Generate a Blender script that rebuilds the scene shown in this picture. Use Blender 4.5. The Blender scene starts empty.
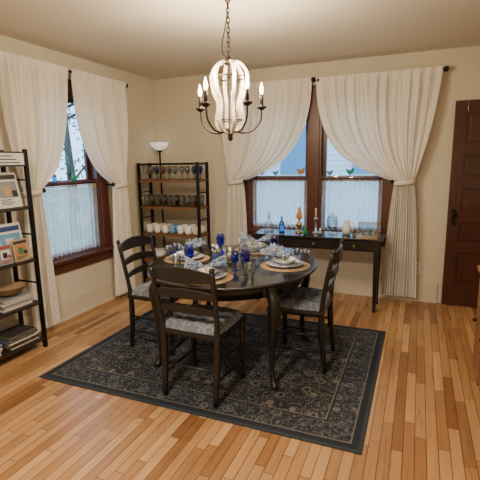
import bpy, bmesh, math, random
from mathutils import Vector, Matrix, noise
random.seed(7)
scene=bpy.context.scene
# ------------------------------------------------------------------ materials
def _new(name):
    m=bpy.data.materials.new(name); m.use_nodes=True
    nt=m.node_tree; b=nt.nodes.get("Principled BSDF"); return m,nt,b
def N(nt,t,**k):
    n=nt.nodes.new(t)
    for a,v in k.items(): setattr(n,a,v)
    return n
def mth(nt,op,a,b=None,c=None):
    n=nt.nodes.new("ShaderNodeMath"); n.operation=op
    for i,v in enumerate((a,b,c)):
        if v is None: continue
        if isinstance(v,(int,float)): n.inputs[i].default_value=v
        else: nt.links.new(v,n.inputs[i])
    return n.outputs[0]
def mixc(nt,f,a,b,bt='MIX'):
    n=nt.nodes.new("ShaderNodeMix"); n.data_type='RGBA'; n.blend_type=bt
    for s,v in ((n.inputs[0],f),(n.inputs[6],a),(n.inputs[7],b)):
        if isinstance(v,(int,float)): s.default_value=v
        elif isinstance(v,tuple): s.default_value=(*v,1)
        else: nt.links.new(v,s)
    return n.outputs[2]
def mat(name,col,rough=.5,metal=0,var=.12,scale=8,bump=0,coat=0,stretch=(1,1,1),emit=None,es=0,trans=0,ior=1.45):
    m,nt,b=_new(name)
    tc=N(nt,"ShaderNodeTexCoord"); mp=N(nt,"ShaderNodeMapping"); mp.inputs["Scale"].default_value=stretch
    nt.links.new(tc.outputs["Object"],mp.inputs[0])
    nz=N(nt,"ShaderNodeTexNoise"); nz.inputs["Scale"].default_value=scale; nz.inputs["Detail"].default_value=4
    nt.links.new(mp.outputs[0],nz.inputs[0])
    d=tuple(c*(1-var) for c in col); l=tuple(min(1,c*(1+var)) for c in col)
    nt.links.new(mixc(nt,nz.outputs[0],d,l),b.inputs["Base Color"])
    b.inputs["Roughness"].default_value=rough; b.inputs["Metallic"].default_value=metal
    b.inputs["Coat Weight"].default_value=coat; b.inputs["Transmission Weight"].default_value=trans; b.inputs["IOR"].default_value=ior
    if bump:
        bp=N(nt,"ShaderNodeBump"); bp.inputs["Strength"].default_value=bump; bp.inputs["Distance"].default_value=.01
        nt.links.new(nz.outputs[0],bp.inputs["Height"]); nt.links.new(bp.outputs[0],b.inputs["Normal"])
    if emit: b.inputs["Emission Color"].default_value=(*emit,1); b.inputs["Emission Strength"].default_value=es
    return m
def wallmat(name,col):
    return mat(name,col,rough=.85,var=.04,scale=30,bump=.12)
M={}
M['wall']=wallmat("wall_paint",(.63,.575,.465)); M['ceil']=wallmat("ceiling_paint",(.63,.58,.49))
M['trimw']=mat("cream_trim",(.62,.56,.44),.45,var=.03)
M['casing']=mat("dark_red_wood",(.085,.024,.011),.35,var=.4,scale=6,stretch=(6,6,.6),coat=.3)
M['door']=mat("door_wood",(.060,.019,.011),.35,var=.5,scale=6,stretch=(8,8,.5),coat=.25)
M['black']=mat("black_paint",(.010,.009,.009),.35,var=.3,scale=12,coat=.15)
M['tabletop']=mat("table_black",(.011,.010,.010),.22,var=.4,scale=5,stretch=(1,5,1),coat=.3)
M['metal']=mat("black_metal",(.012,.011,.010),.4,metal=.5)
M['chmetal']=mat("bronze_metal",(.05,.038,.03),.45,metal=.8)
M['white_wood']=mat("whitewashed_wood",(.58,.52,.43),.65,var=.35,scale=14,stretch=(3,3,.5),bump=.2)
M['shelfwood']=mat("shelf_wood",(.17,.08,.03),.5,var=.35,scale=6,stretch=(.6,6,6))
M['darkshelf']=mat("dark_shelf",(.03,.02,.016),.5,var=.3)
M['sidewood']=mat("sideboard_wood",(.20,.09,.035),.4,var=.3,scale=6,stretch=(6,6,.6))
M['straw']=mat("woven_straw",(.34,.23,.13),.8,var=.35,scale=90,bump=.6)
M['white']=mat("white_ceramic",(.75,.75,.72),.2,var=.03)
M['bluecer']=mat("blue_ceramic",(.05,.10,.35),.2,var=.3,scale=30)
M['paper']=mat("paper_white",(.6,.6,.57),.6,var=.04)
M['brass']=mat("aged_brass",(.45,.28,.08),.3,metal=1)
M['silver']=mat("silver_metal",(.6,.6,.6),.2,metal=1)
M['outlet']=mat("outlet_plastic",(.75,.73,.66),.4,var=.02)
for k,c in dict(navy=(.02,.05,.16),red=(.30,.05,.035),orange=(.45,.17,.05),green=(.04,.18,.08),sky=(.12,.30,.5),cream=(.6,.52,.38),grey=(.22,.23,.25),dk=(.03,.03,.035),pink=(.6,.2,.25),tan=(.4,.28,.16)).items():
    M[k]=mat("print_"+k,c,.4,var=.2,scale=25)
def glass(name,col,rough=.03,k=1.0):
    m,nt,b=_new(name)
    out=nt.nodes["Material Output"]
    tr=N(nt,"ShaderNodeBsdfTransparent"); tr.inputs[0].default_value=(*col,1)
    gl=N(nt,"ShaderNodeBsdfGlossy"); gl.inputs["Roughness"].default_value=rough
    lw=N(nt,"ShaderNodeLayerWeight"); lw.inputs[0].default_value=.35
    nz=N(nt,"ShaderNodeTexNoise"); nz.inputs["Scale"].default_value=3
    f=mth(nt,'ADD',mth(nt,'MULTIPLY',lw.outputs["Facing"],.6*k),mth(nt,'MULTIPLY',nz.outputs[0],.08*k))
    ms=N(nt,"ShaderNodeMixShader"); nt.links.new(f,ms.inputs[0]); nt.links.new(tr.outputs[0],ms.inputs[1]); nt.links.new(gl.outputs[0],ms.inputs[2])
    nt.links.new(ms.outputs[0],out.inputs[0]); return m
M['glass']=glass("clear_glass",(.86,.9,.9),.08,1.35); M['pane']=glass("window_glass",(.93,.96,.97),.01,.5)
M['bgl2']=glass("pale_blue_glass",(.25,.45,.9),.08,1.2); M['agl']=glass("amber_tint_glass",(.85,.6,.38),.08,1.2)
M['bgob']=glass("cobalt_glass",(.12,.30,.92),.06,1.1)
M['bglass']=mat("blue_glass",(.10,.32,.95),.05,trans=.75,var=.2); M['oglass']=mat("amber_glass",(.85,.35,.05),.1,trans=.5)
M['gglass']=mat("green_glass",(.03,.35,.12),.08,trans=.4); M['rglass']=mat("red_glass",(.6,.03,.03),.08,trans=.4)
def fabric(name,col,transl,fac=.35,var=.05,scale=200):
    m,nt,b=_new(name); out=nt.nodes["Material Output"]
    tc=N(nt,"ShaderNodeTexCoord"); nz=N(nt,"ShaderNodeTexNoise"); nz.inputs["Scale"].default_value=scale; nt.links.new(tc.outputs["Object"],nz.inputs[0])
    c=mixc(nt,nz.outputs[0],tuple(x*(1-var) for x in col),tuple(min(1,x*(1+var)) for x in col)); nt.links.new(c,b.inputs["Base Color"])
    b.inputs["Roughness"].default_value=.9; b.inputs["Sheen Weight"].default_value=.2
    bp=N(nt,"ShaderNodeBump"); bp.inputs["Strength"].default_value=.1; bp.inputs["Distance"].default_value=.003; nt.links.new(nz.outputs[0],bp.inputs["Height"]); nt.links.new(bp.outputs[0],b.inputs["Normal"])
    t=N(nt,"ShaderNodeBsdfTranslucent"); t.inputs[0].default_value=(*transl,1)
    ms=N(nt,"ShaderNodeMixShader"); ms.inputs[0].default_value=fac
    nt.links.new(b.outputs[0],ms.inputs[1]); nt.links.new(t.outputs[0],ms.inputs[2]); nt.links.new(ms.outputs[0],out.inputs[0]); return m
M['curtain']=fabric("curtain_cloth",(.87,.84,.78),(.84,.81,.76),.16)
M['tie']=fabric("tieback_cloth",(.8,.75,.67),(.6,.5,.4),.1)
def lace():
    m,nt,b=_new("lace_sheer"); out=nt.nodes["Material Output"]
    tc=N(nt,"ShaderNodeTexCoord")
    v=N(nt,"ShaderNodeTexVoronoi"); v.feature='DISTANCE_TO_EDGE'; v.inputs["Scale"].default_value=34; nt.links.new(tc.outputs["Object"],v.inputs[0])
    nz=N(nt,"ShaderNodeTexNoise"); nz.inputs["Scale"].default_value=9; nt.links.new(tc.outputs["Object"],nz.inputs[0])
    p=mth(nt,'MULTIPLY',mth(nt,'LESS_THAN',v.outputs[0],.07),.12)
    p2=mth(nt,'MULTIPLY',mth(nt,'GREATER_THAN',nz.outputs[0],.57),.14)
    f=mth(nt,'ADD',mth(nt,'ADD',p,p2),.50)
    d=N(nt,"ShaderNodeBsdfDiffuse"); d.inputs[0].default_value=(.88,.88,.88,1)
    t=N(nt,"ShaderNodeBsdfTranslucent"); t.inputs[0].default_value=(.93,.93,.94,1)
    a=N(nt,"ShaderNodeMixShader"); a.inputs[0].default_value=.7; nt.links.new(d.outputs[0],a.inputs[1]); nt.links.new(t.outputs[0],a.inputs[2])
    tr=N(nt,"ShaderNodeBsdfTransparent")
    ms=N(nt,"ShaderNodeMixShader"); nt.links.new(f,ms.inputs[0]); nt.links.new(tr.outputs[0],ms.inputs[1]); nt.links.new(a.outputs[0],ms.inputs[2])
    nt.links.new(ms.outputs[0],out.inputs[0]); return m
M['lace']=lace()
def floral(name,base,c1,c2,scale):
    m,nt,b=_new(name); tc=N(nt,"ShaderNodeTexCoord")
    nz=N(nt,"ShaderNodeTexNoise"); nz.inputs["Scale"].default_value=scale*.8; nt.links.new(tc.outputs["Object"],nz.inputs[0])
    v=N(nt,"ShaderNodeTexVoronoi"); v.inputs["Scale"].default_value=scale; nt.links.new(tc.outputs["Object"],v.inputs[0])
    s=mth(nt,'SINE',mth(nt,'MULTIPLY',v.outputs["Distance"],16))
    c=mixc(nt,mth(nt,'GREATER_THAN',s,.2),base,c1); c=mixc(nt,mth(nt,'GREATER_THAN',nz.outputs[0],.56),c,c2)
    nt.links.new(c,b.inputs["Base Color"]); b.inputs["Roughness"].default_value=.85; return m
M['napkin']=floral("napkin_print",(.36,.42,.50),(.03,.06,.15),(.09,.13,.22),38)
M['cushion']=floral("cushion_print",(.17,.19,.235),(.11,.125,.16),(.24,.26,.30),40)
M['plate']=floral("plate_print",(.6,.63,.68),(.08,.13,.3),(.5,.53,.6),30)
def floor_mat():
    m,nt,b=_new("maple_floorboards"); tc=N(nt,"ShaderNodeTexCoord"); sp=N(nt,"ShaderNodeSeparateXYZ"); nt.links.new(tc.outputs["Object"],sp.inputs[0])
    x,y=sp.outputs[0],sp.outputs[1]
    W=.057; u=mth(nt,'DIVIDE',x,W); bi=mth(nt,'FLOOR',u)
    wn=N(nt,"ShaderNodeTexWhiteNoise"); wn.noise_dimensions='1D'; nt.links.new(bi,wn.inputs["W"])
    v=mth(nt,'DIVIDE',mth(nt,'ADD',y,mth(nt,'MULTIPLY',wn.outputs[0],9.7)),.62); vi=mth(nt,'FLOOR',v)
    w2=N(nt,"ShaderNodeTexWhiteNoise"); w2.noise_dimensions='2D'; cb=N(nt,"ShaderNodeCombineXYZ"); nt.links.new(bi,cb.inputs[0]); nt.links.new(vi,cb.inputs[1]); nt.links.new(cb.outputs[0],w2.inputs["Vector"])
    r=N(nt,"ShaderNodeValToRGB"); e=r.color_ramp.elements
    e[0].position=0; e[0].color=(.22,.10,.036,1); e[1].position=1; e[1].color=(.58,.345,.16,1)
    for pos,c in ((.15,(.33,.165,.063,1)),(.5,(.43,.23,.095,1)),(.8,(.50,.28,.118,1))):
        q=e.new(pos); q.color=c
    nt.links.new(w2.outputs[0],r.inputs[0])
    mp=N(nt,"ShaderNodeMapping"); mp.inputs["Scale"].default_value=(45,2.2,1); nt.links.new(tc.outputs["Object"],mp.inputs[0])
    off=N(nt,"ShaderNodeVectorMath"); off.operation='ADD'; nt.links.new(mp.outputs[0],off.inputs[0]); nt.links.new(cb.outputs[0],off.inputs[1])
    nz=N(nt,"ShaderNodeTexNoise"); nz.inputs["Scale"].default_value=1; nz.inputs["Detail"].default_value=5; nt.links.new(off.outputs[0],nz.inputs[0])
    g=mth(nt,'MULTIPLY_ADD',nz.outputs[0],.6,.7)
    cc=N(nt,"ShaderNodeCombineXYZ"); [nt.links.new(g,cc.inputs[i]) for i in range(3)]
    col=mixc(nt,1.0,r.outputs[0],cc.outputs[0],'MULTIPLY')
    fu=mth(nt,'FRACT',u); ga=mth(nt,'MINIMUM',fu,mth(nt,'SUBTRACT',1,fu)); gm=mth(nt,'LESS_THAN',ga,.034)
    fv=mth(nt,'FRACT',v); gb=mth(nt,'MINIMUM',fv,mth(nt,'SUBTRACT',1,fv)); gn=mth(nt,'LESS_THAN',gb,.003)
    gap=mth(nt,'MAXIMUM',gm,gn)
    nt.links.new(mixc(nt,mth(nt,'MULTIPLY',gap,.88),col,(.06,.025,.010)),b.inputs["Base Color"])
    nt.links.new(mth(nt,'MULTIPLY_ADD',nz.outputs[0],.15,.22),b.inputs["Roughness"])
    bp=N(nt,"ShaderNodeBump"); bp.inputs["Strength"].default_value=.3; bp.inputs["Distance"].default_value=.002; nt.links.new(mth(nt,'SUBTRACT',1,gap),bp.inputs["Height"]); nt.links.new(bp.outputs[0],b.inputs["Normal"])
    return m
M['floor']=floor_mat()
RX,RY=1.12,.855
def rug_mat():
    m,nt,b=_new("persian_rug"); tc=N(nt,"ShaderNodeTexCoord"); sp=N(nt,"ShaderNodeSeparateXYZ"); nt.links.new(tc.outputs["Object"],sp.inputs[0])
    ax=mth(nt,'ABSOLUTE',sp.outputs[0]); ay=mth(nt,'ABSOLUTE',sp.outputs[1])
    d=mth(nt,'MINIMUM',mth(nt,'SUBTRACT',RX,ax),mth(nt,'SUBTRACT',RY,ay))
    cb=N(nt,"ShaderNodeCombineXYZ"); nt.links.new(ax,cb.inputs[0]); nt.links.new(ay,cb.inputs[1])
    def vor(scale,feat='F1'):
        v=N(nt,"ShaderNodeTexVoronoi"); v.feature=feat; v.inputs["Scale"].default_value=scale; nt.links.new(cb.outputs[0],v.inputs[0]); return v.outputs["Distance"]
    nz=N(nt,"ShaderNodeTexNoise"); nz.inputs["Scale"].default_value=12; nz.inputs["Distortion"].default_value=2.5; nz.inputs["Detail"].default_value=2; nt.links.new(cb.outputs[0],nz.inputs[0])
    vine=mth(nt,'LESS_THAN',mth(nt,'ABSOLUTE',mth(nt,'SUBTRACT',nz.outputs[0],.5)),.025)
    v8=vor(8.5)
    fl=mth(nt,'GREATER_THAN',mth(nt,'SINE',mth(nt,'MULTIPLY',v8,30)),.3)
    fl=mth(nt,'MULTIPLY',fl,mth(nt,'LESS_THAN',v8,.42))
    fl2=mth(nt,'LESS_THAN',vor(30),.28)
    pat=mth(nt,'MAXIMUM',mth(nt,'MAXIMUM',vine,fl),mth(nt,'MULTIPLY',fl2,.6))
    field=mixc(nt,mth(nt,'MULTIPLY',pat,.85),(.010,.014,.024),(.19,.175,.145))
    bordc=mixc(nt,mth(nt,'MULTIPLY',pat,.8),(.010,.016,.028),(.16,.16,.15))
    def lt(a): return mth(nt,'LESS_THAN',d,a)
    c=mixc(nt,lt(.235),field,(.17,.155,.13)); c=mixc(nt,lt(.227),c,(.010,.012,.02)); c=mixc(nt,lt(.215),c,bordc)
    c=mixc(nt,lt(.068),c,(.15,.145,.13)); c=mixc(nt,lt(.06),c,(.012,.016,.026))
    c=mixc(nt,lt(.022),c,(.028,.040,.056))
    n2=N(nt,"ShaderNodeTexNoise"); n2.inputs["Scale"].default_value=350; nt.links.new(tc.outputs["Object"],n2.inputs[0])
    c=mixc(nt,mth(nt,'MULTIPLY',n2.outputs[0],.35),c,(.01,.01,.012))
    nt.links.new(c,b.inputs["Base Color"]); b.inputs["Roughness"].default_value=.95
    bp=N(nt,"ShaderNodeBump"); bp.inputs["Strength"].default_value=.4; bp.inputs["Distance"].default_value=.003; nt.links.new(n2.outputs[0],bp.inputs["Height"]); nt.links.new(bp.outputs[0],b.inputs["Normal"])
    return m
M['rug']=rug_mat()
# ------------------------------------------------------------------ builder
class B:
    def __init__(s,name): s.name=name; s.bm=bmesh.new(); s.mats=[]; s.T=Matrix()
    def mi(s,m):
        m=M[m] if isinstance(m,str) else m
        if m not in s.mats: s.mats.append(m)
        return s.mats.index(m)
    def _add(s,verts,faces,m,smooth=True):
        i=s.mi(m); vs=[s.bm.verts.new(s.T@Vector(v)) for v in verts]; out=[]
        for f in faces:
            try:
                q=s.bm.faces.new([vs[k] for k in f]); q.material_index=i; q.smooth=smooth; out.append(q)
            except ValueError: pass
        return vs,out
    def box(s,lo,hi,m,bev=.004):
        x0,y0,z0=lo;x1,y1,z1=hi
        v=[(x0,y0,z0),(x1,y0,z0),(x1,y1,z0),(x0,y1,z0),(x0,y0,z1),(x1,y0,z1),(x1,y1,z1),(x0,y1,z1)]
        f=[(0,3,2,1),(4,5,6,7),(0,1,5,4),(1,2,6,5),(2,3,7,6),(3,0,4,7)]
        vs,fs=s._add(v,f,m,False)
        if bev:
            bev=min(bev,.4*min(abs(x1-x0),abs(y1-y0),abs(z1-z0)))
            es=list({e for q in fs for e in q.edges})
            bmesh.ops.bevel(s.bm,geom=es,offset=bev,segments=2,affect='EDGES',profile=.7)
        return s
    def cbox(s,c,d,m,bev=.004): return s.box([c[i]-d[i]/2 for i in range(3)],[c[i]+d[i]/2 for i in range(3)],m,bev)
    def lathe(s,prof,m,c=(0,0,0),n=24,sx=1,sy=1,wave=None):
        vs=[];fs=[]
        for (r,z) in prof:
            for k in range(n):
                a=2*math.pi*k/n; rr=r*(1+(wave(a,z) if wave else 0)); vs.append((c[0]+rr*sx*math.cos(a),c[1]+rr*sy*math.sin(a),c[2]+z))
        L=len(prof)
        for i in range(L-1):
            for k in range(n):
                k2=(k+1)%n; fs.append((i*n+k,i*n+k2,(i+1)*n+k2,(i+1)*n+k))
        if prof[0][0]>1e-5: fs.append(tuple(reversed(range(n))))
        if prof[-1][0]>1e-5: fs.append(tuple((L-1)*n+k for k in range(n)))
        s._add(vs,fs,m); return s
    def tube(s,pts,r,m,n=8,closed=False,flat=None):
        P=[Vector(p) for p in pts]; L=len(P); R=r if isinstance(r,(list,tuple)) else [r]*L
        vs=[];fs=[]; up=None
        for i in range(L):
            if closed: t=P[(i+1)%L]-P[i-1]
            else: t=P[min(i+1,L-1)]-P[max(i-1,0)]
            t.normalize()
            if up is None:
                up=Vector((0,0,1)) if abs(t.z)<.9 else Vector((1,0,0))
                if flat: up=Vector(flat)
            a=up-t*up.dot(t)
            if a.length<1e-5: a=Vector((1,0,0))-t*t.x
            a.normalize(); up=a; b=t.cross(a)
            rr=R[i]; ra,rb=(rr if isinstance(rr,(list,tuple)) else (rr,rr))
            for k in range(n):
                th=2*math.pi*k/n+(math.pi/4 if n==4 else 0); vs.append(P[i]+a*ra*math.cos(th)+b*rb*math.sin(th))
        for i in range(L if closed else L-1):
            j=(i+1)%L
            for k in range(n):
                k2=(k+1)%n; fs.append((i*n+k,j*n+k,j*n+k2,i*n+k2))
        if not closed: fs.append(tuple(reversed(range(n)))) ; fs.append(tuple((L-1)*n+k for k in range(n)))
        s._add(vs,fs,m,n>4); return s
    def sphere(s,c,r,m,sc=(1,1,1),n=12):
        prof=[(r*math.sin(math.pi*i/n),-r*math.cos(math.pi*i/n)*sc[2]) for i in range(n+1)]; prof[0]=(0,prof[0][1]); prof[-1]=(0,prof[-1][1])
        return s.lathe(prof,m,c,16,sc[0],sc[1])
    def grid(s,fn,nu,nv,m,closed=False):
        vs=[fn(i/nu,j/nv) for j in range(nv+1) for i in range(nu+1)]
        fs=[(j*(nu+1)+i,j*(nu+1)+i+1,(j+1)*(nu+1)+i+1,(j+1)*(nu+1)+i) for j in range(nv) for i in range(nu)]
        s._add(vs,fs,m); return s
    def done(s,loc=(0,0,0),rz=0,recalc=True,parent=None):
        bmesh.ops.remove_doubles(s.bm,verts=s.bm.verts,dist=1e-6)
        if recalc: bmesh.ops.recalc_face_normals(s.bm,faces=s.bm.faces)
        me=bpy.data.meshes.new(s.name); s.bm.to_mesh(me); s.bm.free()
        for m in s.mats: me.materials.append(m)
        o=bpy.data.objects.new(s.name,me); bpy.context.collection.objects.link(o); o.location=loc; o.rotation_euler=(0,0,rz)
        if parent: o.parent=parent
        return o
def bez(p,n=12):
    P=[Vector(q) for q in p]; P=[2*P[0]-P[1]]+P+[2*P[-1]-P[-2]]; out=[]
    for i in range(1,len(P)-2):
        for k in range(n):
            t=k/n; a,b,c,d=P[i-1:i+3]
            out.append(.5*((2*b)+(c-a)*t+(2*a-5*b+4*c-d)*t*t+(3*b-a-3*c+d)*t**3))
    out.append(P[-2]); return out
# ------------------------------------------------------------------ room
XL,XR,YB,YF,H=-3.13,1.12,4.735,-1.4,2.52
T=.16
B("floor").box((XL-T,YF-T,-.1),(XR+T,YB+T,0),'floor',0).done()
B("ceiling").box((XL-T,YF-T,H),(XR+T,YB+T,H+.1),'ceil',0).done()
WBX0,WBX1,WZ0,WZ1=-1.86,-.33,.70,2.16
b=B("wall_back")
b.box((XL-T,YB,0),(WBX0,YB+T,H),'wall',0).box((WBX1,YB,0),(XR+T,YB+T,H),'wall',0)
b.box((WBX0,YB,0),(WBX1,YB+T,WZ0),'wall',0).box((WBX0,YB,WZ1),(WBX1,YB+T,H),'wall',0).done()
WLY0,WLY1,LZ0,LZ1=2.80,3.60,.60,2.16
b=B("wall_left")
b.box((XL-T,YF,0),(XL,WLY0,H),'wall',0).box((XL-T,WLY1,0),(XL,YB,H),'wall',0)
b.box((XL-T,WLY0,0),(XL,WLY1,LZ0),'wall',0).box((XL-T,WLY0,LZ1),(XL,WLY1,H),'wall',0).done()
B("wall_right").box((XR,YF,0),(XR+T,YB,H),'wall',0).done()
B("wall_front").box((XL-T,YF-T,0),(XR+T,YF,H),'wall',0).done()
BH=.2
b=B("baseboard_left"); b.box((XL,YF,0),(XL+.02,YB,BH),'trimw',.006); b.box((XL+.019,YF,0),(XL+.035,YB,.025),'trimw'); b.done()
b=B("baseboard_back"); b.box((XL+.036,YB-.02,0),(.24,YB,BH),'trimw',.006); b.box((XL+.036,YB-.035,0),(.24,YB-.019,.025),'trimw'); b.done()
B("baseboard_right").box((XR-.02,YF,0),(XR,YB-.1,BH),'trimw',.006).done()
def window(name,tf,units,z0,z1,zr):
    b=B(name)
    def bx(u0,u1,w0,w1,za,zb,m,bev=.004):
        p=tf(u0,w0); q=tf(u1,w1)
        b.box((min(p[0],q[0]),min(p[1],q[1]),za),(max(p[0],q[0]),max(p[1],q[1]),zb),m,bev)
    U0=units[0][0];U1=units[-1][1]
    cw=.115
    bx(U0-cw,U0,-.022,0,z0-.02,z1+.13,'casing'); bx(U1,U1+cw,-.022,0,z0-.02,z1+.13,'casing')
    bx(U0-cw-.01,U1+cw+.01,-.028,0,z1,z1+.13,'casing'); bx(U0-cw-.03,U1+cw+.03,-.06,0,z0-.03,z0,'casing'); bx(U0-cw,U1+cw,-.02,0,z0-.13,z0-.03,'casing')
    for i in range(len(units)-1): bx(units[i][1],units[i+1][0],-.022,.13,z0,z1,'casing')
    bx(U0,U1,0,.15,z0-.001,z0+.012,'casing')
    for (a,c) in units:
        s=.045
        bx(a,a+.02,0,.14,z0,z1,'casing',0); bx(c-.02,c,0,.14,z0,z1,'casing',0); bx(a,c,0,.14,z1-.02,z1,'casing',0)
        for (za,zb,w) in ((z0+.012,zr+.02,.05),(zr-.02,z1-.02,.085)):
            bx(a+.02,a+.02+s,w,w+.03,za,zb,'casing'); bx(c-.02-s,c-.02,w,w+.03,za,zb,'casing')
            bx(a+.02,c-.02,w,w+.03,za,za+s,'casing'); bx(a+.02,c-.02,w,w+.03,zb-s,zb,'casing')
            bx(a+.06,c-.06,w+.012,w+.016,za+.04,zb-.04,'pane',0)
        bx(a+.02,c-.02,.02,.085,zr-.005,zr+.012,'casing')
    return b.done()
window("window_1",lambda u,w:(XL-w,u),[(WLY0,WLY1)],LZ0,LZ1,1.32)
window("window_2",lambda u,w:(u,YB+w),[(WBX0,-1.14),(-1.03,WBX1)],WZ0,WZ1,1.30)
def sheer(name,tf,u0,u1,z0,z1,w,nf):
    b=B(name)
    def fn(i,j):
        u=u0+(u1-u0)*i; z=z1-(z1-z0)*j
        d=w+.013*math.sin(i*nf*2*math.pi+1.2*math.sin(j*2))+.004*math.sin(i*nf*4.3*math.pi+2)
        p=tf(u,d); return (p[0],p[1],z+.006*math.sin(i*nf*2*math.pi)*(j>.99))
    b.grid(fn,nf*12,20,'lace'); 
    p=tf(u0,w);q=tf(u1,w); b.tube([(p[0],p[1],z1-.012),(q[0],q[1],z1-.012)],.005,'brass')
    return b.done(recalc=False)
sheer("cafe_curtain",lambda u,w:(XL-w,u),WLY0+.02,WLY1-.02,LZ0+.02,1.30,.028,13)
sheer("cafe_curtain",lambda u,w:(u,YB+w),WBX0+.02,-1.16,WZ0+.02,1.285,.028,12)
sheer("cafe_curtain",lambda u,w:(u,YB+w),-1.01,WBX1-.02,WZ0+.02,1.285,.028,12)
# ------------------------------------------------------------------ curtains
def curtain(tf,outer,inner,tie,hem,ztop,ztie,zhem,nf,ph,ex=2.5):
    b=B("curtain")
    to,ti=tie; ho,hi=hem
    def fn(i,j):
        J=.62
        if j<J:
            s=1-(1-j/J)**1.25; z=ztop-(ztop-ztie)*s
            eo=outer+(to-outer)*(s**1.6); ei=inner+(ti-inner)*(s**ex)
            g=s**3
        else:
            s2=(j-J)/(1-J); z=ztie-(ztie-zhem)*s2
            k=s2**.55; eo=to+(ho-to)*k; ei=ti+(hi-ti)*k; g=(1-s2)**3; s=1
        u=eo+(ei-eo)*i
        if j<J: z-=.17*i*math.sin(math.pi*min(1,s))**1.3 * s
        a=.032*(1-.45*g)
        th=i*nf*2*math.pi+ph+.9*math.sin(3.1*j+i*5)
        sw=.030*math.sin(math.pi*s)*(j<J)*math.sin(i*4*2*math.pi+ph*2)
        d=.10+a*math.sin(th)*(.70+.30*math.sin(i*17+j*3))+.009*math.sin(2.3*th+j*6+ph)+sw
        bl=.045*math.sin(math.pi*min(1,i*.9+.1))
        d+=bl*(s**4 if j<J else g)
        k=max(0,1-j/.05); k=k*k*(3-2*k)
        d=d*(1-k)+k*(.116+.009*math.sin(th)+.003*math.sin(2.7*th))
        d=max(.03,d)
        p=tf(u,d); return (p[0],p[1],z)
    b.grid(fn,nf*14,120,'curtain')
    c=(to+ti)/2; r=abs(ti-to)/2+.012
    pts=[]
    for k in range(28):
        a=2*math.pi*k/28; p=tf(c+r*math.cos(a),.112+.062*math.sin(a)); pts.append((p[0],p[1],ztie+.012*math.cos(a)))
    b.tube(pts,[(.022,.006)]*28,'tie',8,closed=True,flat=(0,0,1))
    sg=1 if to>ti else -1
    uo=ti-sg*.03
    p0=tf(uo,0.02);p1=tf(uo,.13)
    b.tube([(p0[0],p0[1],ztie+.01),(p1[0],p1[1],ztie+.01)],.007,'metal'); b.sphere((p1[0],p1[1],ztie+.01),.02,'metal')
    return b.done(recalc=False)
tfb=lambda u,d:(u,YB-d); tfl=lambda u,d:(XL+d,u)
curtain(tfb,-2.19,-1.10,(-2.08,-1.90),(-2.14,-1.84),2.358,1.26,.05,12,0)
curtain(tfb,.15,-1.05,(-.05,-.22),(.04,-.31),2.348,1.26,.06,12,1)
curtain(tfl,2.46,3.17,(2.57,2.72),(2.53,2.80),2.368,1.27,.05,9,2)
curtain(tfl,4.02,3.21,(3.90,3.70),(3.98,3.64),2.368,1.27,.05,9,3)
def rod(tf,u0,u1,z,fin):
    b=B("curtain_rod"); p=tf(u0,.088);q=tf(u1,.088)
    b.tube([(p[0],p[1],z),(q[0],q[1],z)],.010,'metal',12)
    for u in fin:
        p=tf(u,.088); b.sphere((p[0],p[1],z),.026,'metal')
    for u in (u0+.04,u1-.04):
        p=tf(u,.0);q=tf(u,.088); b.tube([(p[0],p[1],z),(q[0],q[1],z)],.008,'metal')
    b.done()
rod(tfb,-2.22,-1.085,2.335,(-2.22,-1.09)); rod(tfb,-1.065,.18,2.325,(-1.04,.18)); rod(tfl,2.25,4.05,2.345,(2.25,4.05))
# ------------------------------------------------------------------ door
def door():
    b=B("door_1"); x0,x1=.285,1.08; y=YB-.047; 
    b.box((x0,y+.018,.01),(x1,y+.045,2.035),'door',.002)
    sw=.11
    rails=[(.01,.24),(.56,.66),(.86,.98),(1.20,1.30),(1.52,1.62),(1.92,2.035)]
    b.box((x0,y,.01),(x0+sw,y+.02,2.035),'door'); b.box((x1-sw,y,.01),(x1,y+.02,2.035),'door')
    for a,c in rails: b.box((x0+sw-.002,y+.001,a),(x1-sw+.002,y+.02,c),'door')
    for i in range(5):
        a=rails[i][1];c=rails[i+1][0]; b.box((x0+sw+.03,y+.008,a+.03),(x1-sw-.03,y+.02,c-.03),'door',.008)
    b.cbox((x0+.055,y-.003,.92),(.045,.008,.17),'metal'); b.tube([(x0+.055,y,.95),(x0+.055,y-.04,.95)],.008,'metal'); b.sphere((x0+.055,y-.05,.95),.027,'metal',(1,.7,1))
    b.done()
door()
b=B("wall_outlet"); b.cbox((.03,YB-.004,.36),(.075,.008,.12),'outlet'); 
for dz in (-.025,.025): b.cbox((.03,YB-.009,.36+dz),(.034,.003,.03),'paper'); b.cbox((.023,YB-.011,.36+dz),(.004,.002,.012),'dk',0); b.cbox((.037,YB-.011,.36+dz),(.004,.002,.012),'dk',0)
b.done()
# ------------------------------------------------------------------ rug
B("area_rug").box((-RX,-RY,0),(RX,RY,.008),'rug',.003).done((-1.315,2.88,.0005))
RZ=.0095
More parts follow.
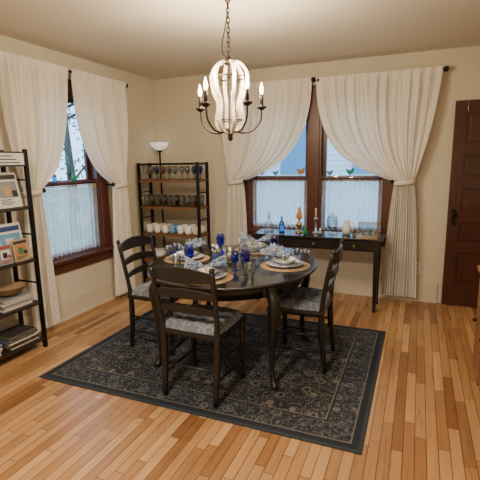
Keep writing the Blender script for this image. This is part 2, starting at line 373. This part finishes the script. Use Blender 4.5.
# ------------------------------------------------------------------ table
TC=(-1.265,2.88); TA,TB=.625,.70
def table():
    b=B("dining_table"); o=-.02-RZ
    prof=[(0,.735),(.93,.735),(.965,.738),(.985,.745),(1,.752),(1,.760),(.992,.7645),(.98,.766),(0,.766)]
    b.lathe([(r,z+o) for r,z in prof],'tabletop',n=72,sx=TA,sy=TB)
    b.lathe([(.84,.65+o),(.84,.736+o),(.80,.736+o),(.80,.65+o),(.84,.65+o)],'black',n=72,sx=TA,sy=TB)
    for sx in(-1,1):
        for sy in(-1,1):
            p=[(sx*.425,sy*.39,.71),(sx*.435,sy*.395,.65),(sx*.455,sy*.41,.58),(sx*.448,sy*.402,.45),(sx*.435,sy*.392,.28),(sx*.433,sy*.392,.12),(sx*.445,sy*.402,.05),(sx*.457,sy*.414,.018),(sx*.459,sy*.416,0)]
            q=bez(p,6); rr=[.034,.037,.040,.031,.022,.016,.018,.028,.026]; R=[]
            for i in range(len(q)):
                t=i/6; k=min(int(t),7); R.append(rr[k]+(rr[k+1]-rr[k])*(t-k))
            b.tube(q,R,'black',12)
            b.cbox((sx*.410,sy*.375,.665),(.07,.07,.09),'black',.008)
    return b.done((TC[0],TC[1],RZ))
table()
# ------------------------------------------------------------------ chairs (local: faces +y, origin seat centre floor)
def chair(loc,rz,seed):
    b=B("dining_chair"); w,d=.43,.40; hw=w/2
    for sx in (-1,1):
        pts=bez([(sx*(hw-.03),-d/2-.015,0),(sx*(hw-.025),-d/2+.01,.25),(sx*(hw-.02),-d/2+.012,.46),(sx*(hw-.01),-d/2-.02,.68),(sx*(hw-.005),-d/2-.06,.87)],5)
        R=[.016+.007*math.sin(math.pi*min(1,i/12)) for i in range(len(pts))]
        b.tube(pts,R,'black',10)
        b.sphere((sx*(hw-.005),-d/2-.062,.88),.017,'black')
        z=[0,.03,.06,.2,.34,.36,.38,.44]; r=[.013,.018,.014,.020,.023,.017,.024,.023]
        b.tube([(sx*(hw-.02),d/2-.02,k) for k in z],r,'black',10)
        for zz in (.15,.27): b.tube([(sx*(hw-.027),-d/2+.005,zz),(sx*(hw-.023),0,zz),(sx*(hw-.02),d/2-.02,zz)],[.008,.013,.008],'black',8)
    for zz in (.19,.30): b.tube([(-hw+.02,d/2-.02,zz),(0,d/2-.02,zz),(hw-.02,d/2-.02,zz)],[.008,.014,.008],'black',8)
    b.tube([(-hw+.02,-d/2+.005,.22),(0,-d/2+.005,.22),(hw-.02,-d/2+.005,.22)],[.008,.012,.008],'black',8)
    b.box((-hw-.005,-d/2-.005,.425),(hw+.005,d/2+.005,.455),'black',.012)
    def rail(z,h,dip,bow,y0):
        def fn(i,j):
            t=2*i-1; x=t*(hw-.012); sec=[(-.5,-1),(.5,-1),(.5,1),(-.5,1),(-.5,-1)][j]
            yy=y0-bow*(1-t*t)+sec[0]*.016
            hh=h*(1-dip*abs(t)**2)
            return (x,yy,z+sec[1]*hh/2+ .02*(1-t*t)*(1 if sec[1]>0 else .6))
        vs=[];n=16
        for i in range(n+1):
            for j in range(4): vs.append(fn(i/n,j))
        fs=[]
        for i in range(n):
            for j in range(4):
                j2=(j+1)%4; fs.append((i*4+j,i*4+j2,(i+1)*4+j2,(i+1)*4+j))
        fs.append((0,1,2,3)); fs.append((n*4+3,n*4+2,n*4+1,n*4)); b._add(vs,fs,'black',False)
    rail(.825,.085,.35,.035,-d/2-.048); rail(.705,.05,.25,.03,-d/2-.025); rail(.60,.04,.25,.025,-d/2-.003)
    def cu(i,j):
        u=2*i-1; v=2*j-1
        e=(1-abs(u)**5)*(1-abs(v)**5)
        tuft=0
        for a in (-.5,0,.5):
            for c in (-.5,0,.5): tuft+=math.exp(-((u-a)**2+(v-c)**2)/.016)
        quilt=.008*(abs(math.sin(u*math.pi*2))*abs(math.sin(v*math.pi*2)))
        hgt=.055*max(0,e)**.35-.026*tuft*max(0,e)+quilt*max(0,e)
        k=1-.04*(u*u*v*v)
        return (u*.21*k,v*.198*k+.0,.457+hgt)
    b.grid(cu,36,36,'cushion')
    b.box((-.2,-.19,.456),(.2,.19,.468),'cushion',.005)
    return b.done((loc[0],loc[1],RZ),rz)
chair((-1.26,2.355),-.03,1)
chair((-.765,2.985),math.radians(90)+.03,2)
chair((-1.895,2.86),math.radians(-90)-.02,3)
# ------------------------------------------------------------------ table settings
TZ=.7465
def mat_setting(x,y,ang):
    b=B("placemat")
    pr=[]
    for k in range(18):
        r=.01+k*.0095; pr+= [(r,.004),(r+.004,.006),(r+.008,.0045)]
    b.lathe([(0,0),(.181,0),(.184,.002)]+[p for p in reversed(pr)]+[(0,.004)],'straw',n=40); b.done((x,y,TZ))
    z=TZ+.0065
    b=B("dinner_plate"); b.lathe([(0,0),(.07,0),(.09,.006),(.135,.016),(.137,.018),(.134,.019),(.09,.010),(0,.008)],'plate',n=40); b.done((x,y,z))
    b=B("salad_bowl"); b.lathe([(0,0),(.035,0),(.04,.004),(.07,.022),(.085,.038),(.082,.038),(.066,.023),(.036,.008),(0,.006)],'white',n=36); b.done((x,y,z+.0085))
    b=B("folded_napkin")
    def fn(i,j):
        t=2*i-1; a=abs(t); v=2*j-1
        w=.018+.10*a**.9
        pl=.014*(a+.15)*math.sin(j*6*math.pi*2+1.5*t)+ .008*math.sin(j*11+t*4)*a
        return (t*.135, v*w, .047+.072*a**.8*(1-.55*v*v)+pl+.012*(1-a))
    b.grid(fn,28,56,'napkin')
    b.tube([(0,.022*math.cos(k*math.pi/8),.05+.02*math.sin(k*math.pi/8)) for k in range(16)],.005,'silver',6,closed=True)
    b.done((x,y,z+.009),ang,recalc=False)
mat_setting(-1.265,2.41,.5); mat_setting(-1.665,2.86,1.4); mat_setting(-.865,2.89,-.5); mat_setting(-1.26,3.35,.2)
def goblet(x,y,m='bgob',s=1):
    b=B("wine_goblet"); pr=[(0,0),(.034,0),(.034,.003),(.01,.008),(.006,.02),(.009,.035),(.006,.05),(.012,.062),(.030,.08),(.036,.11),(.036,.145),(.033,.168),(.031,.168),(.034,.145),(.033,.11),(.027,.083),(.006,.068),(0,.066)]
    b.lathe([(r*s,z*s) for r,z in pr],m,n=20,wave=lambda a,z:.03*math.cos(8*a) if z>.07 else 0); b.done((x,y,TZ))
goblet(-1.50,2.61); goblet(-1.05,2.58); goblet(-1.03,3.15); goblet(-1.49,3.12); goblet(-1.16,2.66,'bgob',.8)
def tumbler(name,x,y,z,r,h,m='glass',fill=None):
    b=B(name); b.lathe([(0,0),(r*.85,0),(r,.01),(r,h),(r-.003,h),(r-.003,.012),(0,.008)],m,n=20)
    if fill: b.lathe([(0,.009),(r-.005,.012),(r-.005,h*.55),(0,h*.55)],fill,n=16)
    b.done((x,y,z))
tumbler("candle_jar",-1.30,2.88,TZ,.042,.11,'glass','cream'); tumbler("candle_jar",-1.38,2.95,TZ,.035,.08,'bgob','white')
tumbler("drinking_tumbler",-.99,2.50,TZ,.032,.10); tumbler("drinking_tumbler",-1.59,2.58,TZ,.032,.10); tumbler("drinking_tumbler",-1.02,3.065,TZ,.032,.10)
b=B("cake_dome"); b.lathe([(0,0),(.05,0),(.045,.01),(.012,.02),(.012,.05),(.09,.06),(.092,.066),(0,.064)],'glass',n=28)
b.lathe([(.083,.067),(.083,.10),(.07,.135),(.04,.158),(.008,.165),(.008,.175),(.014,.185),(0,.195)],'glass',n=28); b.done((-1.19,3.01,TZ))
b=B("flower_posy"); b.lathe([(0,0),(.022,0),(.028,.03),(.018,.06),(.022,.075),(.018,.074),(0,.05)],'bluecer',n=16)
for k in range(14):
    a=random.random()*6.28; r=random.random()*.035; h=.09+random.random()*.05
    b.tube([(0,0,.06),(r*math.cos(a)*.6,r*math.sin(a)*.6,h-.02),(r*math.cos(a),r*math.sin(a),h)],.0015,'green',5); b.sphere((r*math.cos(a),r*math.sin(a),h),.011,random.choice(['white','sky','navy']),n=6)
b.done((-1.38,2.79,TZ))
b=B("salt_shaker"); b.lathe([(0,0),(.018,0),(.02,.02),(.014,.05),(.016,.055)],'glass',n=14); b.lathe([(.016,.055),(.016,.065),(.006,.075),(0,.076)],'silver',n=14); b.done((-1.22,2.78,TZ))
# ------------------------------------------------------------------ chandelier
CX,CY=-1.16,2.62
M['bulb']=mat("bulb_glow",(1,.8,.5),.3,emit=(1,.76,.46),es=16)
def chandelier():
    root=bpy.data.objects.new("chandelier",None); bpy.context.collection.objects.link(root); root.location=(CX,CY,0)
    b=B("chandelier_body")
    b.lathe([(0,2.52),(.06,2.52),(.06,2.505),(.02,2.49),(.012,2.47),(0,2.47)],'chmetal',n=24)
    z=2.475;k=0
    while z>2.15:
        L=.034
        pts=[]
        for q in range(14):
            a=2*math.pi*q/14; e=.010*math.cos(a); pts.append((e if k%2 else 0, 0 if k%2 else e, z-L/2+.02*math.sin(a)))
        b.tube(pts,.0032,'chmetal',6,closed=True); z-=.029; k+=1
    b.tube(bez([(.0,0,2.47),(-.02,.01,2.36),(-.05,.015,2.25),(-.045,.01,2.18),(-.01,0,2.15)],8),.004,'chmetal',6)
    b.lathe([(0,2.155),(.012,2.155),(.016,2.14),(.04,2.135),(.045,2.12),(.03,2.11),(.012,2.10),(.010,1.72),(.03,1.71),(.035,1.695),(.02,1.68),(.014,1.66),(.018,1.65),(.008,1.635),(0,1.63)],'chmetal',n=18)
    prof=bez([(.030,0,2.125),(.080,0,2.108),(.118,0,2.045),(.108,0,1.95),(.078,0,1.87),(.088,0,1.79),(.090,0,1.74),(.058,0,1.695),(.022,0,1.685)],6)
    for s in range(6):
        a=s*math.pi/3+.15; R=Matrix.Rotation(a,3,'Z')
        pts=[R@p for p in prof]
        t=R@Vector((0,1,0))
        b.tube(pts,[(.0135,.0125)]*len(pts),'white_wood',4,flat=t)
    for rr,zz in ((.104,2.03),(.083,1.765)):
        b.tube([(rr*math.cos(q*math.pi/16),rr*math.sin(q*math.pi/16),zz) for q in range(32)],.004,'chmetal',6,closed=True)
    for s in range(5):
        a=s*2*math.pi/5+.62; R=Matrix.Rotation(a,3,'Z')
        p=bez([R@Vector(v) for v in ((.02,0,1.70),(.08,0,1.685),(.15,0,1.70),(.205,0,1.76),(.215,0,1.835))],6)
        b.tube(p,.006,'chmetal',8)
        c=R@Vector((.215,0,0))
        b.lathe([(0,1.83),(.012,1.832),(.03,1.845),(.034,1.853),(.028,1.852),(.012,1.845),(.012,1.86),(.0125,1.865)],'chmetal',(c.x,c.y,0),16)
        b.lathe([(0,1.853),(.0115,1.853),(.0115,1.925),(.006,1.93),(0,1.93)],'chmetal',(c.x,c.y,0),14)
        b.lathe([(0,1.928),(.007,1.93),(.013,1.945),(.0135,1.96),(.008,1.985),(.002,2.005),(0,2.007)],'bulb',(c.x,c.y,0),12)
        l=bpy.data.lights.new("bulb_light","POINT"); l.energy=18; l.color=(1,.80,.55); l.shadow_soft_size=.02
        o=bpy.data.objects.new("bulb_light",l); bpy.context.collection.objects.link(o); o.parent=root; o.location=(c.x,c.y,2.03)
    b.done(parent=root)
chandelier()
def added_fill(x,y,e):  # added fill fixture, out of view: glowing bowl and area light brighten the room
    root=bpy.data.objects.new("added_fill_fixture",None); bpy.context.collection.objects.link(root); root.location=(x,y,H)
    b=B("fill_bowl"); b.lathe([(0,-.0),(.2,-.0),(.2,-.02),(.17,-.05),(.1,-.075),(0,-.085)],mat("fill_bowl_glow",(.9,.85,.75),.4,emit=(1,.85,.65),es=3),n=32); b.done(parent=root)
    l=bpy.data.lights.new("fill_area","AREA"); l.shape='DISK'; l.size=.38; l.energy=e; l.color=(1,.87,.70)
    o=bpy.data.objects.new("fill_area",l); bpy.context.collection.objects.link(o); o.parent=root; o.location=(0,0,-.1)
added_fill(-1.0,.2,90)
# ------------------------------------------------------------------ corner display shelf
def corner_shelf():
    b=B("display_shelf"); x0,x1,y0,y1=-3.06,-2.25,4.18,4.44
    for x in (x0,x1-.03):
        for y in (y0,y1-.03): b.box((x,y,0),(x+.03,y+.03,1.5),'metal',.003)
    for x in (x0,x1-.03): b.box((x+.003,y0+.03,1.47),(x+.027,y1-.03,1.495),'metal')
    b.box((x0+.03,y1-.027,1.47),(x1-.03,y1-.003,1.495),'metal')
    for z in (1.31,1.0,.68,.36,.10):
        b.box((x0+.01,y0+.006,z-.03),(x1-.01,y1-.006,z),'shelfwood',.003)
        b.box((x0+.03,y0+.001,z-.034),(x1-.03,y0+.005,z-.004),'shelfwood',0)
    for z in (1.15,.84):
        for x in (x0+.008,x1-.022): b.box((x,y0+.03,z),(x+.014,y1-.03,z+.014),'metal',.002)
    b.done()
corner_shelf()
def rowobj(name,xs,ys,z,fn):
    b=B(name)
    for x in xs:
        for y in ys: fn(b,x+random.uniform(-.006,.006),y,z)
    b.done()
def gm(): return random.choice(['glass','glass','glass','glass','glass','bgl2','agl'])
def wineg(b,x,y,z): b.lathe([(0,0),(.03,0),(.028,.003),(.005,.008),(.004,.05),(.02,.07),(.032,.10),(.028,.15),(.026,.15),(.029,.10),(.004,.058),(0,.057)],gm(),(x,y,z),14)
def tumb(b,x,y,z): b.lathe([(0,0),(.028,0),(.034,.12),(.032,.12),(.027,.008),(0,.006)],gm(),(x,y,z),14)
def mug(b,x,y,z):
    m=random.choice(['white','white','white','sky','cream'])
    b.lathe([(0,0),(.034,0),(.038,.01),(.039,.09),(.036,.09),(.035,.01),(0,.008)],m,(x,y,z),18)
    b.tube(bez([(x+.036,y-.01,z+.075),(x+.062,y-.018,z+.068),(x+.062,y-.018,z+.03),(x+.036,y-.01,z+.022)],4),.005,m,6)
xs=[-2.98+i*.082 for i in range(9)]
rowobj("wine_glasses",xs,(4.23,4.38),1.311,wineg)
rowobj("drinking_glasses",xs,(4.23,4.38),1.001,tumb)
xs=[-2.96+i*.105 for i in range(7)]
rowobj("coffee_mugs",xs,(4.24,4.35),.681,mug)
b=B("serving_bowls")
for i,x in enumerate((-2.9,-2.64,-2.40)):
    for k in range(3): b.lathe([(0,0),(.05,0),(.10,.05),(.095,.05),(.045,.008),(0,.006)],['white','bluecer','cream'][i],(x,4.31,.361+k*.02),24)
b.done()
b=B("storage_baskets")
for x in (-2.85,-2.46): b.box((x-.16,4.2,.101),(x+.16,4.42,.28),'straw',.01)
b.done()
b=B("floor_lamp"); b.lathe([(0,0),(.10,0),(.10,.015),(.03,.03),(.012,.04),(.011,1.62),(.03,1.64),(.035,1.65),(0,1.65)],'metal',n=24)
b.lathe([(.02,1.65),(.06,1.665),(.10,1.70),(.115,1.745),(.112,1.745),(.095,1.702),(.055,1.672),(0,1.66)],mat("opal_shade",(.85,.85,.82),.4,emit=(1,.95,.85),es=.5),n=28); b.done((-2.99,4.575,0))
# ------------------------------------------------------------------ left magazine shelf
def mag_shelf():
    b=B("magazine_rack"); x0,x1,y0,y1=XL+.05,-2.80,1.50,2.45
    for x in (x0,x1-.028):
        for y in (y0,y1-.028): b.box((x,y,0),(x+.028,y+.028,1.62),'metal',.003)
    for z in (.09,.40,.76,1.18,1.60): b.box((x0+.006,y0+.006,z-.022),(x1-.004,y1-.006,z),'darkshelf',.003)
    for z in (.55,.95,1.38): b.box((x0+.02,y1-.02,z),(x1-.02,y1-.008,z+.012),'metal',.002)
    b.done()
mag_shelf()
def magazine(y,z,h,w,cols,x=-2.86,tilt=.2,seed=0):
    b=B("magazine"); rnd=random.Random(seed)
    b.T=Matrix.Translation((x,y,z))@Matrix.Rotation(-tilt,4,'Y')
    b.box((-.006,-w/2,0),(0,w/2,h),cols[0],.001)
    b.box((0,-w/2+.012,h*.80),(.0012,w/2-.012,h*.93),cols[1],0)
    b.box((0,-w/2+.02,h*.28),(.0012,w/2-.02,h*.74),cols[2],0)
    b.box((.0012,-w*.2,h*.33),(.002,w*.12,h*.62),cols[3],0)
    b.box((.0012,w*.15,h*.30),(.002,w*.38,h*.48),cols[1],0)
    for k in range(4): b.box((0,-w/2+.02,h*(.22-.045*k)),(.0012,-w/2+.02+w*rnd.uniform(.4,.8),h*(.24-.045*k)),cols[1],0)
    b.done()
magazine(2.29,.762,.30,.22,('paper','navy','sky','cream'),seed=1); magazine(2.05,.762,.29,.21,('orange','white','dk','red'),seed=2)
magazine(1.80,.762,.29,.21,('sky','white','green','cream'),seed=3)
magazine(2.31,1.182,.27,.20,('paper','dk','grey','tan'),seed=4); magazine(2.07,1.182,.27,.20,('navy','white','tan','red'),seed=5)
magazine(2.33,.762,.17,.14,('tan','dk','orange','green'),x=-2.832,tilt=.12,seed=6); magazine(2.19,.762,.15,.12,('grey','red','paper','dk'),x=-2.832,tilt=.12,seed=8)
def books(name,x0,x1,y0,y1,z,seed):
    b=B(name); r=random.Random(seed); y=y0
    while y<y1-.03:
        t=r.uniform(.014,.035); h=r.uniform(.17,.25); b.box((x0,y,z),(x1-r.uniform(0,.03),y+t-.001,z+h),r.choice(['navy','red','tan','green','cream','grey','dk','sky']),.002); y+=t
    b.done()
books("books_row",-3.06,-2.95,1.56,2.40,.761,21); books("books_row",-3.06,-2.95,1.56,2.40,1.181,22)
def stack(x,y,z,n,cols,seed):
    b=B("magazine_stack"); r=random.Random(seed)
    for k in range(n):
        h=r.uniform(.006,.016); dx,dy=r.uniform(-.012,.012),r.uniform(-.015,.015)
        b.box((x-.10+dx,y-.13+dy,z),(x+.10+dx,y+.13+dy,z+h-.001),r.choice(cols),.001); z+=h
    b.done()
stack(-2.94,2.26,.092,9,['paper','grey','cream','dk','navy','green'],1); stack(-2.94,1.93,.092,9,['paper','red','cream','sky'],2)
stack(-2.94,2.25,.402,9,['dk','grey','green','cream','paper'],3); stack(-2.94,1.95,.402,12,['paper','dk','tan','sky'],4)
b=B("framed_sign"); b.box((-2.799,2.13,1.49),(-2.787,2.41,1.60),'dk',.002); b.box((-2.788,2.145,1.503),(-2.785,2.395,1.588),'paper',0)
for k in range(3): b.box((-2.786,2.18,1.515+.024*k),(-2.784,2.36-.03*k,1.523+.024*k),'dk',0)
b.done()
b=B("wicker_tray"); b.lathe([(0,0),(.09,0),(.12,.05),(.124,.052),(.118,.05),(.088,.006),(0,.005)],'straw',n=24); b.done((-2.94,2.26,.51))
# ------------------------------------------------------------------ console under window
def console():
    b=B("console_table"); x0,x1,y0,y1=-1.62,-.29,4.17,4.53; z=.74
    b.box((x0,y0,z-.025),(x1,y1,z),'tabletop',.006)
    b.box((x0+.04,y0+.03,z-.13),(x1-.04,y1-.03,z-.026),'black')
    n=3; W=(x1-x0-.12)/n
    for k in range(n):
        a=x0+.06+k*W; b.box((a+.01,y0+.022,z-.118),(a+W-.01,y0+.032,z-.035),'black',.004); b.sphere((a+W/2,y0+.012,z-.076),.012,'brass',n=8)
    for x in (x0+.03,x1-.075):
        for y in (y0+.02,y1-.065):
            b.tube([(x+.022,y+.022,z-.03),(x+.022,y+.022,z-.14),(x+.022,y+.022,0)],[.033,.033,.022],'black',4)
    b.done()
console()
CZ=.741
b=B("amber_table_lamp"); b.lathe([(0,0),(.045,0),(.04,.012),(.012,.02),(.010,.05),(.03,.065),(.034,.09),(.02,.11),(.010,.12),(.010,.14),(0,.14)],'brass',n=20)
b.lathe([(.012,.14),(.032,.16),(.034,.19),(.02,.22),(.014,.25),(.016,.27)],'oglass',n=20); b.done((-1.15,4.36,CZ))
b=B("glass_decanter"); b.lathe([(0,0),(.05,0),(.055,.03),(.05,.08),(.018,.13),(.016,.17),(.022,.18),(.018,.18),(.014,.15),(0,.14)],'glass',n=20); b.sphere((0,0,.20),.02,'glass'); b.done((-1.48,4.33,CZ))
b=B("blue_bottle"); b.lathe([(0,0),(.028,0),(.03,.09),(.012,.12),(.012,.16),(.015,.165),(0,.165)],'bglass',n=18); b.done((-1.35,4.38,CZ))
b=B("candlestick"); b.lathe([(0,0),(.04,0),(.038,.008),(.01,.02),(.014,.06),(.008,.09),(.012,.14),(.022,.155),(.012,.16),(0,.16)],'silver',n=18); b.lathe([(.01,.16),(.01,.26),(0,.265)],'cream',n=10); b.done((-.98,4.40,CZ))
b=B("apothecary_jar"); b.lathe([(0,0),(.045,0),(.04,.01),(.012,.02),(.012,.04),(.05,.06),(.058,.11),(.055,.17),(.048,.18),(.05,.17),(.053,.11),(.045,.065),(0,.05)],'glass',n=24)
b.lathe([(.05,.182),(.03,.205),(.008,.22),(.014,.235),(0,.25)],'glass',n=20); b.done((-.80,4.36,CZ))
b=B("ceramic_pitcher"); b.lathe([(0,0),(.035,0),(.05,.04),(.045,.08),(.028,.11),(.034,.14),(.031,.14),(.024,.11),(.04,.07),(0,.01)],'white',n=22); b.tube(bez([(.032,0,.125),(.07,0,.12),(.075,0,.07),(.046,0,.045)],5),.005,'white',6); b.done((-.66,4.40,CZ))
b=B("glass_display_box"); 
for (dx,dy) in ((-.09,-.07),(.09,-.07),(-.09,.07),(.09,.07)): b.box((dx-.003,dy-.003,0),(dx+.003,dy+.003,.13),'brass',0)
b.box((-.093,-.073,0),(.093,.073,.008),'brass'); b.box((-.093,-.073,.13),(.093,.073,.136),'brass',.001)
b.box((-.088,-.069,.009),(.088,-.067,.129),'glass',0); b.box((-.088,.067,.009),(.088,.069,.129),'glass',0)
for k in range(4): b.sphere((-.05+.033*k,0,.028),.018,['tan','white','sky','cream'][k],n=8)
b.done((-.44,4.35,CZ))
b=B("small_vases")
for x,m,h in ((-1.06,'gglass',.07),(-.90,'silver',.07),(-.56,'agl',.08)): b.lathe([(0,0),(.018,0),(.026,h*.4),(.012,h*.75),(.017,h),(.014,h),(0,h*.6)],m,(x,4.26,CZ),16)
b.done()
def bird(x,m1,m2,s=1):
    b=B("glass_bird_figurine")
    b.lathe([(0,0),(.018,0),(.014,.006),(.004,.01),(.004,.03)],m2,n=12)
    pts=bez([(-.045,0,.085),(-.02,0,.055),(.0,0,.045),(.02,0,.06),(.03,0,.085),(.046,0,.082)],5)
    R=[.004+.016*math.sin(math.pi*min(1,(i+1)/(len(pts)+1)))**1.2 for i in range(len(pts))]
    b.tube(pts,R,m1,10); b.T=Matrix.Translation((0,0,.06))@Matrix.Rotation(.5,4,'Y'); b.sphere((-.01,0,.0),.018,m2,(1.5,.5,.7),n=8)
    o=b.done((x,YB+.045,1.3125)); o.scale=(s,s,s)
bird(-1.72,'navy','oglass',1.1); bird(-1.55,'sky','gglass',.8); bird(-1.25,'oglass','bglass',1.1); bird(-.92,'sky','bglass',.8); bird(-.70,'gglass','bglass',1.0)
b=B("window_bottle"); b.lathe([(0,0),(.02,0),(.022,.06),(.008,.08),(.008,.1),(.01,.105),(0,.1)],'bglass',n=14); b.done((XL-.045,3.05,1.333))
b=B("window_bottle"); b.lathe([(0,0),(.02,0),(.022,.05),(.008,.07),(.008,.09),(.01,.095),(0,.09)],'gglass',n=14); b.done((XL-.045,3.30,1.333))
# ------------------------------------------------------------------ sideboard at right
b=B("sideboard"); b.box((.41,2.0,.10),(1.09,3.06,.78),'sidewood',.006); b.box((.385,1.975,.78),(1.095,3.085,.81),'sidewood',.008)
for y in (2.03,2.38,2.73): b.box((.398,y,.14),(.412,y+.31,.74),'sidewood',.006); b.sphere((.385,y+.27,.46),.013,'metal',n=8)
for x in (.43,1.03):
    for y in (2.02,3.0): b.box((x,y,0),(x+.05,y+.05,.11),'sidewood')
b.done()
b=B("cast_iron_teapot"); b.lathe([(0,0),(.05,0),(.075,.03),(.075,.06),(.05,.085),(.01,.095),(.014,.105),(0,.115)],'black',n=24); b.tube(bez([(.06,0,.04),(.10,0,.06),(.12,0,.09)],5),[.012]*6+[.010]*5,'black',8); b.tube(bez([(-.05,0,.08),(-.03,0,.15),(.03,0,.15),(.05,0,.08)],5),.005,'black',6); b.done((.56,2.92,.811),1.5)
# ------------------------------------------------------------------ outside
B("lawn_outside").box((-30,-15,-.75),(30,40,-.65),mat("grass",(.10,.17,.07),.9,var=.4,scale=3),0).done()
b=B("neighbor_house"); si=mat("siding_paint",(.78,.83,.88),.7); b.box((-5.6,13,-.64),(3.5,18,3.6),si,0)
for k in range(26): b.box((-5.6,12.96,-.6+k*.16),(3.5,13.0,-.6+k*.16+.145),si,.01)
b._add([(-5.9,12.7,3.6),(3.8,12.7,3.6),(3.8,18.3,3.6),(-5.9,18.3,3.6),(-5.9,15.5,6.2),(3.8,15.5,6.2)],[(0,1,5,4),(2,3,4,5),(0,4,3),(1,2,5),(0,3,2,1)],mat("roof_shingle",(.12,.11,.12),.8),False)
for x in (-3.6,-1.4,1.2): b.box((x-.5,12.92,1.0),(x+.5,12.97,2.6),'white'); b.box((x-.42,12.90,1.08),(x+.42,12.93,2.52),'sky',0)
b.done()
def tree(x,y,h,sd):
    r=random.Random(sd); b=B("garden_tree"); bark=mat("bark",(.05,.035,.025),.9,var=.4,scale=20); leaf=mat("leaf",(.05,.14,.04),.7,var=.5,scale=4)
    b.tube(bez([(0,0,0),(.05,0,h*.3),(-.05,.05,h*.6),(0,0,h)],5),[.16-.008*i for i in range(16)],bark,8)
    tips=[]
    for k in range(16):
        a=r.uniform(0,6.28); z=h*r.uniform(.3,.95); L=h*r.uniform(.2,.4)
        p=bez([(0,0,z),(math.cos(a)*L*.5,math.sin(a)*L*.5,z+L*.25),(math.cos(a)*L,math.sin(a)*L,z+L*.5)],4); b.tube(p,[.045-.004*i for i in range(len(p))],bark,5); tips+=p[3:]
    for k in range(1500):
        c=r.choice(tips)+Vector((r.gauss(0,.28),r.gauss(0,.28),r.gauss(0,.25))); s=.05
        u=Vector((r.gauss(0,1),r.gauss(0,1),r.gauss(0,1))).normalized(); v=u.orthogonal().normalized()
        b._add([c-u*s,c+v*s*.5,c+u*s,c-v*s*.5],[(0,1,2,3)],leaf,False)
    b.done((x,y,-.64),recalc=False)
tree(-4.9,10.5,5,1); tree(-8.2,5.4,4.6,2); tree(-8.6,8.8,5,3)
w=bpy.data.worlds.new("world"); scene.world=w; w.use_nodes=True; nt=w.node_tree; bg=nt.nodes["Background"]
bg.inputs[0].default_value=(.40,.64,1,1); bg.inputs[1].default_value=5.2
# ------------------------------------------------------------------ camera
f,p,a,r=423.55,.1836,.3988,-.0171
F0=Vector((-math.sin(a),math.cos(a),0)); R0=Vector((math.cos(a),math.sin(a),0)); Z=Vector((0,0,1))
Fw=F0*math.cos(p)-Z*math.sin(p); U=F0*math.sin(p)+Z*math.cos(p)
Rc=R0*math.cos(r)+U*math.sin(r); Uc=-R0*math.sin(r)+U*math.cos(r)
cam=bpy.data.cameras.new("camera"); co=bpy.data.objects.new("camera",cam); bpy.context.collection.objects.link(co)
mw=Matrix((( Rc.x,Uc.x,-Fw.x,0),(Rc.y,Uc.y,-Fw.y,0),(Rc.z,Uc.z,-Fw.z,1.5),(0,0,0,1)))
co.matrix_world=mw; cam.sensor_width=36; cam.lens=f/480*36; cam.clip_start=.02
scene.camera=co
